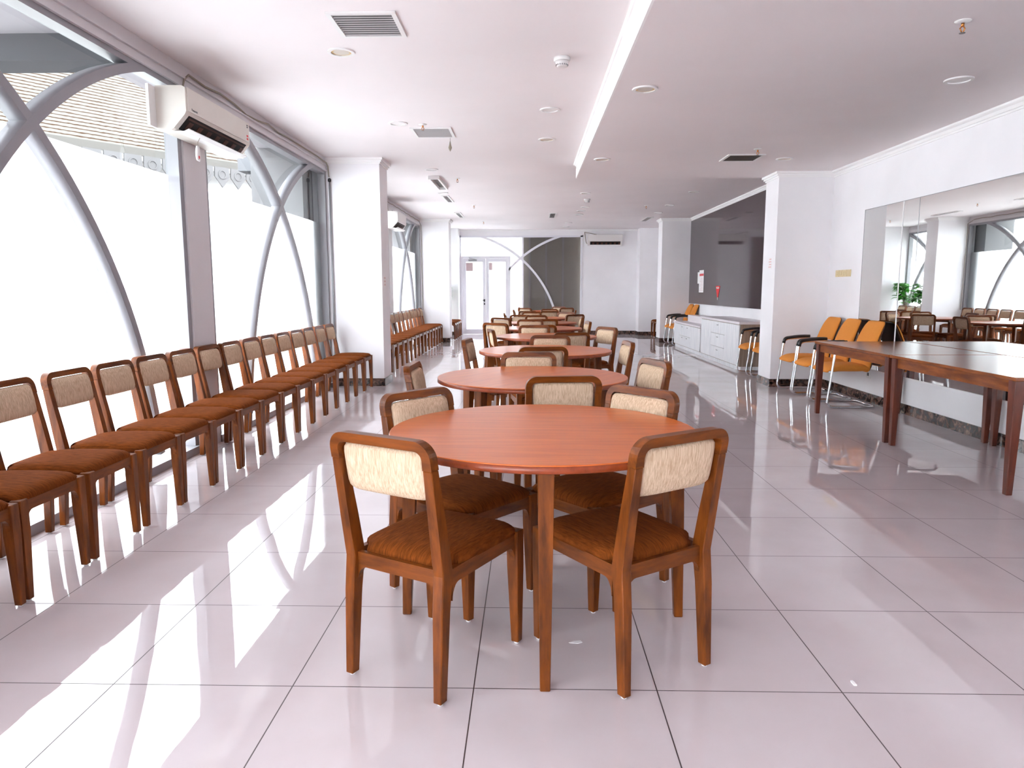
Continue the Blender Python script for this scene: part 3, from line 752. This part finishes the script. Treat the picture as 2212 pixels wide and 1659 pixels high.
# ------------------------------------------------------------------ dark board with papers
bd = tag(box('glass_board', 'board', XR - 0.03, XR - 0.004, 10.3, 17.66, 0.965, 2.93), 'large dark glossy panel above the white cabinets on the right wall', 'board')
xb = XR - 0.033
pp = thing('notice_paper', 'white paper with red heading pinned on the dark board', 'paper', (xb - 0.002, 16.42, 1.23))
mb = MB(); mb.box(-0.003, 0.001, -0.22, 0.2, 0.0, 0.50); mb.build('sheet', 'paper', pp)
mb = MB(); mb.box(-0.004, -0.003, -0.21, 0.17, 0.37, 0.42); mb.build('heading', 'pinkred', pp)
mb = MB()
for k in range(9): mb.box(-0.004, -0.003, -0.18, 0.15 - 0.06 * (k % 3), 0.04 + 0.034 * k, 0.05 + 0.034 * k)
mb.build('print', 'paleink', pp)
mb = MB(); mb.box(0.0, 0.002, -0.02, 0.38, 0.2, 0.46); p2 = mb.build('notice_paper', 'paper'); p2.location = (xb, 16.42, 1.23)
tag(p2, 'plain white paper half hidden behind the paper with red heading', 'paper'); p2.location.x = xb + 0.0
pn = thing('pennant', 'red pointed pennant with a white label hanging on the dark board', 'pennant', (xb, 14.98, 1.08))
mb = MB(); mb.poly([(-0.16, 0.29), (0.16, 0.29), (0.12, 0.21), (0.03, 0.05), (-0.03, 0.05), (-0.12, 0.21)], -0.003, 0.001, lambda a, b_, n_: (n_, a, b_)); mb.build('pennant_cloth', 'red', pn)
mb = MB(); mb.box(-0.004, -0.003, -0.10, 0.10, 0.235, 0.268); mb.build('pennant_label', 'paper', pn)
mb = MB(); mb.box(-0.0045, -0.004, -0.06, 0.06, 0.248, 0.254); mb.build('pennant_print', 'ink', pn)
mb = MB(); mb.box(-0.004, -0.003, -0.012, 0.012, 0.0, 0.06); mb.build('pennant_tip', 'paper', pn)
nt_ = thing('pillar_notice', 'small pale notice with red print on the first right pillar', 'paper', (3.24, 9.77, 1.57))
mb = MB(); mb.box(-0.002, 0.0, -0.06, 0.06, 0, 0.15); mb.build('sheet', 'paper', nt_)
mb = MB()
for k in range(4): mb.box(-0.003, -0.002, -0.05, 0.05 - 0.02 * (k % 2), 0.02 + 0.034 * k, 0.032 + 0.034 * k)
mb.build('print', 'palered', nt_)
nt_ = thing('pillar_notice', 'small pale notice on the side of the first left pillar', 'paper', (-1.96, 9.75, 1.33))
mb = MB(); mb.box(0.0, 0.002, -0.06, 0.06, 0, 0.15); mb.build('sheet', 'paper', nt_)
mb = MB()
for k in range(3): mb.box(0.002, 0.003, -0.045, 0.045, 0.025 + 0.045 * k, 0.05 + 0.045 * k)
mb.build('print', 'paleink', nt_)
# switches and socket
sw = thing('light_switches', 'row of four ivory light switches on the wall beside the mirror', 'switch', (XR, 9.14, 1.455))
for k in range(4):
    y = -0.165 + k * 0.11 + 0.0
    mb = MB(); mb.box(-0.010, 0, y - 0.052 + 0.0, y + 0.048, 0, 0.085, 0.003); pl = mb.build('switch_plate', 'ivory', sw)
    mb = MB(); mb.box(-0.015, -0.010, y - 0.03, y + 0.026, 0.02, 0.065, 0.002); mb.build('rocker', 'ivory', pl)
so = thing('wall_socket', 'white wall socket low under the mirror beside the orange chairs', 'socket', (XR, 8.30, 0.275))
mb = MB(); mb.box(-0.012, 0, -0.05, 0.05, 0, 0.09, 0.004); mb.build('socket_plate', 'white', so)
mb = MB(); mb.box(-0.0135, -0.012, -0.02, 0.02, 0.028, 0.064, 0.0); mb.build('socket_hole', 'black', so)

# ------------------------------------------------------------------ white cabinets under the board
def pull(y, z, h, par):
    mb = MB(); mb.box(-0.004, 0, y - 0.045, y + 0.045, z - h / 2, z + h / 2, 0.0); a = mb.build('recessed_pull', 'grey', par)
    mb = MB(); mb.box(-0.006, -0.004, y - 0.02, y + 0.02, z - h / 2 + 0.02, z + h / 2 - 0.02); return a
def knob(y, z, par):
    mb = MB(); mb.tube([(-0.0, y - 0.05, z), (-0.025, y - 0.04, z), (-0.025, y + 0.04, z), (0, y + 0.05, z)], 0.006, 6); return mb.build('drawer_handle', 'grey', par)
def front(cab, name, y0, y1, z0, z1):
    o = MB().box(-0.018, 0.0, y0 + 0.003, y1 - 0.003, z0 + 0.003, z1 - 0.003, 0.002).build(name, 'cab', cab); return o
tc_ = thing('tall_cabinet', 'taller white woodgrain cabinet with drawers beside the orange chairs', 'cabinet', (3.37, 11.42, 0))
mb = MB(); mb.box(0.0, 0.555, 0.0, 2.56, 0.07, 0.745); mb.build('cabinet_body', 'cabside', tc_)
mb = MB(); mb.box(0.02, 0.555, 0.004, 2.56, 0.0, 0.07); mb.build('plinth', 'cab', tc_)
mb = MB(); mb.box(-0.03, 0.555, -0.02, 2.57, 0.745, 0.785, 0.003); mb.build('worktop', 'cabtop', tc_)
d = front(tc_, 'cabinet_door', 0.03, 0.86, 0.08, 0.735); pull(0.52, 0.42, 0.22, d)
for (z0, z1) in ((0.08, 0.29), (0.29, 0.52), (0.52, 0.735)):
    d = front(tc_, 'drawer', 0.86, 1.78, z0, z1); knob(1.32, z1 - 0.06, d)
d = front(tc_, 'cabinet_door', 1.78, 2.53, 0.08, 0.735); pull(2.16, 0.42, 0.22, d)
lc = thing('low_cabinet', 'lower white woodgrain cabinet with a raised back shelf, beyond the taller one', 'cabinet', (3.37, 14.0, 0))
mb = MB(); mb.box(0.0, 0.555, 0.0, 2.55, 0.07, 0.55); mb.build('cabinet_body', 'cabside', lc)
mb = MB(); mb.box(0.02, 0.555, 0.0, 2.55, 0, 0.07); mb.build('plinth', 'cab', lc)
mb = MB(); mb.box(-0.03, 0.555, 0.0, 2.57, 0.55, 0.585, 0.003); mb.build('worktop', 'cabtop', lc)
mb = MB(); mb.box(0.24, 0.555, 0.0, 2.3, 0.585, 0.73, 0.003); mb.build('back_shelf', 'cabtop', lc)
d = front(lc, 'cabinet_door', 0.02, 0.86, 0.08, 0.54); pull(0.62, 0.33, 0.2, d)
d = front(lc, 'drawer', 0.86, 1.42, 0.30, 0.54); knob(1.16, 0.49, d)
d = front(lc, 'drawer', 1.42, 1.92, 0.30, 0.54); knob(1.66, 0.49, d)
d = front(lc, 'drawer', 0.86, 1.92, 0.08, 0.30); knob(1.2, 0.26, d); knob(1.66, 0.26, d)
d = front(lc, 'cabinet_door', 1.92, 2.53, 0.08, 0.54); pull(2.26, 0.33, 0.2, d)

# ------------------------------------------------------------------ air conditioners
def make_ac(label, L, loc, rz, brand=True):
    """front faces local +X, length along local Y"""
    t = thing('air_conditioner', label, 'air conditioner', loc, rz, 'wall air conditioners')
    f = lambda a, b_, n_: (a, n_, b_)
    mb = MB()
    prof = [(0, 0), (0, 0.30), (0.19, 0.30), (0.215, 0.285), (0.215, 0.125), (0.205, 0.105), (0.12, 0.01), (0.10, 0.0)]
    cm = 'acwhite' if brand else 'acpale'
    mb.poly(prof, 0, L, f); mb.build('casing', cm, t)
    mb = MB(); mb.box(0.215, 0.223, 0.02, L - 0.02, 0.128, 0.292, 0.002); mb.build('front_panel', cm, t)
    # outlet: dark strip on the chamfer painted as the opening's shade, vanes, lifted flap
    mb = MB(); mb.poly([(0.204, 0.107), (0.2075, 0.104), (0.1265, 0.0135), (0.123, 0.0165)], 0.06, L - 0.06, f); mb.build('outlet_shade', 'dark', t)
    mb = MB()
    for k in range(7):
        y = 0.12 + k * (L - 0.24) / 6
        mb.poly([(0.178, 0.074), (0.184, 0.072), (0.140, 0.024), (0.136, 0.030)], y, y + 0.06, f); mb.poly([(0.196, 0.094), (0.201, 0.092), (0.192, 0.082), (0.187, 0.085)], 0.08, L - 0.08, f)
    mb.build('outlet_vane', M['shell'], t)
    mb = MB(); mb.poly([(0.10, -0.002), (0.17, -0.004), (0.205, 0.012), (0.205, 0.016), (0.17, 0.0), (0.10, 0.002)], 0.05, L - 0.05, f); mb.build('flap', 'white', t)
    if brand:
        mw = Matrix.Translation((0.2232, 0.07, 0.142)) @ Matrix.Rotation(PI / 2, 4, 'Z') @ Matrix.Rotation(PI / 2, 4, 'X')
        text_mesh('Panasonic', 0.024, 'maker_lettering', 'ink', t, mw)
        mb = MB()
        for z in (0.26, 0.245): mb.box(0.223, 0.2236, L - 0.075, L - 0.05, z, z + 0.01)
        mb.build('display_mark', 'ink', t)
        mb = MB()
        for z in (0.145, 0.17): mb.box(0.223, 0.2236, L - 0.085, L - 0.05, z, z + 0.015)
        mb.build('energy_sticker', 'pinkred', t)
    return t
make_ac('big cream wall air conditioner with dark open outlet on the near window post', 1.16, (XL + 0.02, 5.19, 2.43), 0)
ab = box('ac_back_plate', 'white', XL + 0.0, XL + 0.02, 5.1, 6.35, 2.44, 2.72)
ab.parent = None
tag(ab, 'white mounting plate behind the air conditioner on the near window post', 'bracket')
make_ac('white wall air conditioner above the far window row', 0.9, (XL + 0.02, 13.4, 2.44), 0, False)
make_ac('white air conditioner on the far wall right of the dark glass panel', 0.98, (2.66, YB - 0.005, 2.56), -PI / 2 + PI, False) if False else None
ac3 = make_ac('white air conditioner on the far wall right of the dark glass panel', 0.98, (1.69, YB, 2.55), -PI / 2, False)
pk = thing('plastic_packet', 'small clear plastic packet tied under the air conditioner on the window post', 'packet', (-2.47, 5.44, 2.25))
mb = MB(); mb.pad(lambda u, v, h: (0.012 * h, 0.028 * u * (1.0 - 0.35 * max(0, v)), 0.06 + 0.055 * v), 8, 8, 6, 0.3, 1.0); mb.build('bag', 'white', pk)
mb = MB(); mb.tube([(0, 0, 0.105), (0.0, 0.004, 0.14), (0.02, 0.0, 0.171)], 0.002, 5); mb.build('string', 'cable', pk)
mb = MB(); mb.box(0.010, 0.0125, -0.018, 0.0, 0.02, 0.04); mb.build('bag_print', 'pinkred', pk)
# cable along the header
pts = [(-2.62, 5.62, 2.742), (-2.64, 5.60, 2.80), (-2.645, 5.66, 2.90), (-2.645, 5.74, 2.955)]
for k in range(1, 14): pts.append((-2.645, 5.74 + k * 0.285, 2.955 - 0.012 * (k % 3 == 1) + 0.01 * (k % 4 == 2) - 0.02 * (k in (4, 5))))
pts += [(-2.64, 9.50, 2.94), (-2.63, 9.545, 2.90), (-2.625, 9.55, 2.80), (-2.62, 9.545, 2.762)]
mb = MB(); mb.tube(pts, 0.008, 6); tag(mb.build('wall_cable', 'cable'), 'grey cable drooping along the window header from the cream air conditioner', 'cable')
cb = thing('conduit_pipe', 'thin conduit with black cap running down beside the first left pillar', 'pipe', (-2.615, 9.545, 0))
mb = MB(); mb.tube([(0, 0, 0.06), (0, 0, 2.70)], 0.012, 8); mb.build('pipe', 'grey', cb)
mb = MB(); mb.lathe([(0.012, 2.70), (0.022, 2.71), (0.022, 2.735), (0.01, 2.75)], 0, 0, 10); mb.build('pipe_cap', 'black', cb)
pts = [(-2.64, 13.6, 2.752), (-2.645, 13.55, 2.93)] + [(-2.645, 13.55 + 0.3 * k, 2.94 - 0.012 * (k % 2)) for k in range(1, 14)] + [(-2.63, 17.66, 2.85), (-2.62, 17.67, 0.8)]
mb = MB(); mb.tube(pts, 0.008, 6); tag(mb.build('wall_cable', 'cable'), 'grey cable along the header above the far window row', 'cable')
mb = MB(); mb.tube([(1.60, YB - 0.02, 2.93), (1.62, YB - 0.03, 2.80), (1.64, YB - 0.03, 2.66), (1.672, YB - 0.03, 2.60)], 0.01, 6); mb.tube([(1.60, YB - 0.02, 2.93), (1.75, YB - 0.03, 2.90), (1.95, YB - 0.03, 2.86)], 0.008, 6)
tag(mb.build('wall_cable', 'cable'), 'cable curling beside the air conditioner on the far wall', 'cable')

# ------------------------------------------------------------------ ceiling fittings
def vent(x0, x1, y0, y1, z, label, along='x', group='ceiling vents', n=10, drop=0.012, sm='vent'):
    t = thing('ceiling_vent', label, 'vent', ((x0 + x1) / 2, (y0 + y1) / 2, z), 0, group)
    hx, hy = (x1 - x0) / 2, (y1 - y0) / 2; b_ = 0.03
    mb = MB()
    mb.box(-hx, hx, -hy, -hy + b_, -drop, 0); mb.box(-hx, hx, hy - b_, hy, -drop, 0); mb.box(-hx, -hx + b_, -hy + b_, hy - b_, -drop, 0); mb.box(hx - b_, hx, -hy + b_, hy - b_, -drop, 0)
    mb.build('vent_frame', 'white', t)
    box('vent_shade', 'dark', -hx + b_, hx - b_, -hy + b_, hy - b_, -0.003, 0, t)  # dark sheet painted as shade behind the slats, ceiling is not cut
    mb = MB()
    if along == 'x':
        for k in range(n):
            y = -hy + b_ + (k + 0.5) * (2 * hy - 2 * b_) / n
            mb.poly([(y - 0.0045, -0.004), (y - 0.003, -0.003), (y + 0.0045, -0.009), (y + 0.003, -0.010)], -hx + b_, hx - b_, lambda a, c, n_: (n_, a, c))
    else:
        for k in range(n):
            x = -hx + b_ + (k + 0.5) * (2 * hx - 2 * b_) / n
            mb.box(x - 0.003, x + 0.003, -hy + b_, hy - b_, -0.011, -0.003)
    mb.build('vent_slat', sm, t)
    return t
vent(-1.27, -0.83, 4.65, 5.09, Z1, 'square slatted ceiling vent nearest the camera, above the window row')
vent(-1.27, -0.83, 7.83, 8.32, Z1, 'square slatted ceiling vent with a tag hanging from its corner', n=11)
vent(-1.53, -1.36, 11.09, 12.27, Z1, 'narrow long ceiling vent just beyond the first left pillar', 'y', n=5, drop=0.05)
vent(-1.61, -1.47, 13.34, 14.31, Z1, 'narrow ceiling vent, second beyond the first left pillar', 'y', n=5)
vent(-1.67, -1.53, 16.26, 17.28, Z1, 'narrow ceiling vent before the second left pillar', 'y', n=5)
vent(0.46, 0.63, 16.43, 17.47, Z1, 'narrow ceiling vent above the middle of the far tables', 'y', n=5)
vent(2.80, 2.97, 17.4, 18.4, Z1, 'narrow ceiling vent near the second right pillar', 'y', n=5)
vent(2.25, 2.67, 8.35, 8.77, Z2, 'dark square ceiling vent on the lowered ceiling near the first right pillar', n=9, sm='ventdark')
def downlight(x, y, z, label, kind='open'):
    t = thing('downlight', label, 'ceiling light', (x, y, z), 0, 'recessed ceiling lights')
    R = 0.098
    mb = MB()
    ring = [(R * math.cos(2 * PI * i / 32), R * math.sin(2 * PI * i / 32)) for i in range(33)]
    r2 = 0.074
    ring2 = [(r2 * math.cos(2 * PI * i / 32), r2 * math.sin(2 * PI * i / 32)) for i in range(33)]
    mb.strip(ring, ring2, -0.010, 0.0, lambda a, b_, n_: (a, b_, n_), caps=False); mb.build('trim_ring', 'white', t)
    mb = MB(); mb.lathe([(0.074, -0.002), (0.073, -0.0015), (0.05, -0.001)], 0, 0, 24); mb.build('reflector', 'amber' if kind == 'open' else 'white', t)
    if kind == 'open': MB().lathe([(0.058, -0.0030), (0.057, -0.0022)], 0, 0.006, 24).build('lamp_face', 'lampface', t)
    return t
LI = [(-1.363, 5.404, Z1, 'round recessed light with yellowed inside beside the nearest ceiling vent', 'open'),
      (0.203, 8.48, Z1, 'round recessed yellowed light left of the ceiling step', 'open'), (-1.361, 7.64, Z1, 'round white recessed light left of the vent with hanging tag', 'c'),
      (-1.399, 10.50, Z1, 'round white recessed light just past the first left pillar', 'c'), (-1.54, 13.0, Z1, 'round white recessed light beside the second narrow vent', 'c'),
      (0.2, 7.12, Z1, 'blank round cover plate on the ceiling between smoke detector and light', 'c'),
      (1.013, 13.1, Z1, 'round recessed light right in front of the far smoke detector', 'c'), (1.175, 15.27, Z1, 'round recessed light just beyond the far smoke detector', 'c'),
      (1.139, 15.97, Z1, 'round recessed light, second beyond the far smoke detector', 'c'), (1.153, 16.75, Z1, 'round recessed light, third beyond the far smoke detector', 'c'),
      (2.912, 12.98, Z1, 'yellowed round recessed light above the white cabinets', 'open'), (2.883, 15.0, Z1, 'round recessed light before the second right pillar', 'c'),
      (2.912, 16.45, Z1, 'round recessed light beside the narrow vent near the second right pillar', 'c'), (1.022, 18.8, Z1, 'round recessed light near the far wall, nearer one of the pair', 'c'),
      (1.014, 20.0, Z1, 'round recessed light closest to the far wall', 'c'),
      (0.882, 5.68, Z2, 'yellowed round recessed light on the lowered ceiling nearest its edge', 'open'), (3.126, 5.50, Z2, 'round recessed light on the lowered ceiling above the rectangular tables', 'c'),
      (0.857, 8.62, Z2, 'round recessed light on the lowered ceiling at its far left corner', 'open'), (2.98, 8.65, Z2, 'round recessed light beside the dark square vent', 'open')]
for a in LI: downlight(*a)
def detector(x, y, label):
    t = thing('smoke_detector', label, 'smoke detector', (x, y, Z1), 0, 'smoke detectors')
    mb = MB(); mb.lathe([(0.058, -0.028), (0.062, -0.02), (0.062, 0.0)], 0, 0, 28); mb.build('detector_base', 'white', t)
    mb = MB(); mb.lathe([(0.030, -0.066), (0.040, -0.062), (0.044, -0.050), (0.050, -0.028)], 0, 0, 28); mb.build('detector_head', 'white', t)
    mb = MB()
    for k in range(16):
        a = 2 * PI * k / 16; mb.box(0.043 * math.cos(a) - 0.004, 0.043 * math.cos(a) + 0.004, 0.043 * math.sin(a) - 0.004, 0.043 * math.sin(a) + 0.004, -0.059, -0.050)
    mb.build('detector_slot', 'grey', t)
detector(0.244, 5.58, 'white smoke detector on the ceiling left of the ceiling step')
detector(1.108, 13.96, 'white smoke detector on the far part of the ceiling')
def sprinkler(x, y, z, label):
    t = thing('sprinkler', label, 'sprinkler', (x, y, z), 0, 'ceiling sprinklers')
    MB().lathe([(0.016, -0.012), (0.042, -0.004), (0.044, 0.0)], 0, 0, 20).build('escutcheon', 'white', t)
    mb = MB(); mb.tube([(0, 0, -0.01), (0, 0, -0.03)], 0.009, 8)
    for s in (-1, 1): mb.tube([(0, 0, -0.025), (s * 0.014, 0, -0.04), (s * 0.004, 0, -0.062)], 0.0035, 6)
    mb.build('sprinkler_body', 'brass', t)
    MB().lathe([(0.016, -0.067), (0.017, -0.065), (0.006, -0.062)], 0, 0, 14).build('deflector', 'grey', t)
for a in [(-1.11, 7.70, Z1, 'ceiling sprinkler beside the vent with hanging tag'), (-1.108, 11.33, Z1, 'ceiling sprinkler right of the first narrow vent'), (-1.12, 14.86, Z1, 'ceiling sprinkler right of the second narrow vent'),
          (-1.147, 18.4, Z1, 'ceiling sprinkler near the glass doors'), (2.413, 15.06, Z1, 'ceiling sprinkler on the far ceiling above the cabinet side'),
          (2.464, 4.34, Z2, 'large brass sprinkler on the lowered ceiling closest to the camera'), (2.484, 8.06, Z2, 'small sprinkler on the lowered ceiling in front of the dark square vent')]: sprinkler(*a)
hg = thing('hanging_tag', 'small pointed tag hanging on a string from the corner of a ceiling vent', 'tag', (-0.89, 8.3, 2.845))
mb = MB(); mb.tube([(0, 0, 0.11), (0, 0, 0.15)], 0.002, 5); mb.build('string', 'ink', hg)
mb = MB(); mb.lathe([(0.001, 0), (0.016, 0.03), (0.020, 0.045), (0.010, 0.075), (0.003, 0.115)], 0, 0, 10); mb.build('tag_body', M['cable'], hg)

# ------------------------------------------------------------------ potted plants behind the far row of chairs
def plant(x, y, h, label, seed, ymax):
    rnd = random.Random(seed)
    t = thing('potted_plant', label, 'plant', (x, y, 0), 0, 'potted plants')
    MB().lathe([(0.075, 0), (0.10, 0.26), (0.108, 0.26), (0.108, 0.28), (0.09, 0.28), (0.088, 0.25)], 0, 0, 20).build('pot', 'pot', t)
    MB().lathe([(0.087, 0.245), (0.086, 0.255), (0.02, 0.262)], 0, 0, 16).build('soil', 'soil', t)
    mb = MB(); tops = []
    for k in range(6):
        a = 2 * PI * k / 6 + rnd.uniform(-0.3, 0.3); r = rnd.uniform(0.04, 0.17); zt = rnd.uniform(h * 0.68, h * 0.96)
        tx, ty = 0.08 + 0.5 * r * math.cos(a), r * math.sin(a)
        mb.tube([(0.01 * math.cos(a), 0.01 * math.sin(a), 0.25), (tx * 0.2, ty * 0.3, 0.7), (tx, ty, zt)], [0.012, 0.010, 0.006], 6); tops.append((tx, ty, zt))
    mb.build('stem', 'stem', t)
    mb = MB()
    for k in range(150):
        px, py, pz = tops[k % 6]; pz = pz - abs(rnd.gauss(0, 0.14)) + 0.06
        a = rnd.uniform(0, 2 * PI); L_ = rnd.uniform(0.15, 0.27); wd = L_ * rnd.uniform(0.42, 0.6); dr = rnd.uniform(0.1, 0.7)
        rows = []
        ca, sa = math.cos(a), math.sin(a)
        for i in range(7):
            u = i / 6; rr = 0.04 + u * L_; zz = pz + 0.25 * u * L_ - dr * u * u * L_
            ww = wd * math.sin(PI * min(1, u * 0.93 + 0.06)) ** 0.8
            rows.append([((px + rr * ca - s * ww * sa), (py + rr * sa + s * ww * ca), zz + (0.18 * ww if s else 0)) for s in (-0.5, 0, 0.5)])
        P_ = [p for r_ in rows for p in r_]
        # leaves that would reach the chairs, the glass or the pillar do not grow
        if min(p[2] for p in P_) < 0.9 or min(p[0] for p in P_) < -0.10 or max(p[1] for p in P_) > ymax or min(p[1] for p in P_) < -0.42: continue
        vv = [[mb.v(*p) for p in r_] for r_ in rows]
        for i in range(6):
            for j in range(2): mb.face([vv[i][j], vv[i + 1][j], vv[i + 1][j + 1], vv[i][j + 1]], True)
    mb.build('foliage', 'leaf', t)
plant(-2.535, 19.15, 1.46, 'green leafy potted plant behind the chairs, against the second left pillar side', 3, 0.42)
plant(-2.535, 20.02, 1.48, 'green leafy potted plant behind the chairs, on the glass door side', 5, 0.36)

# ------------------------------------------------------------------ scraps on the floor
mb = MB(); mb.box(-0.006, 0.006, -0.014, 0.010, 0, 0.004, 0.001); mb.box(-0.003, 0.005, 0.012, 0.017, 0, 0.003)
sc1 = tag(mb.build('paper_scrap', 'paper'), 'tiny white scrap on the floor right of the nearest chairs', 'litter'); sc1.location = (1.082, 2.241, 0)
mb = MB(); mb.poly([(-0.025, 0.0), (-0.006, 0.012), (0.02, 0.016), (0.026, 0.004), (0.008, -0.006)], 0, 0.002, lambda a, b_, n_: (a, b_, n_))
sc2 = tag(mb.build('paper_scrap', 'paper'), 'small white chip on the floor under the nearest round table', 'litter'); sc2.location = (0.176, 2.497, 0)
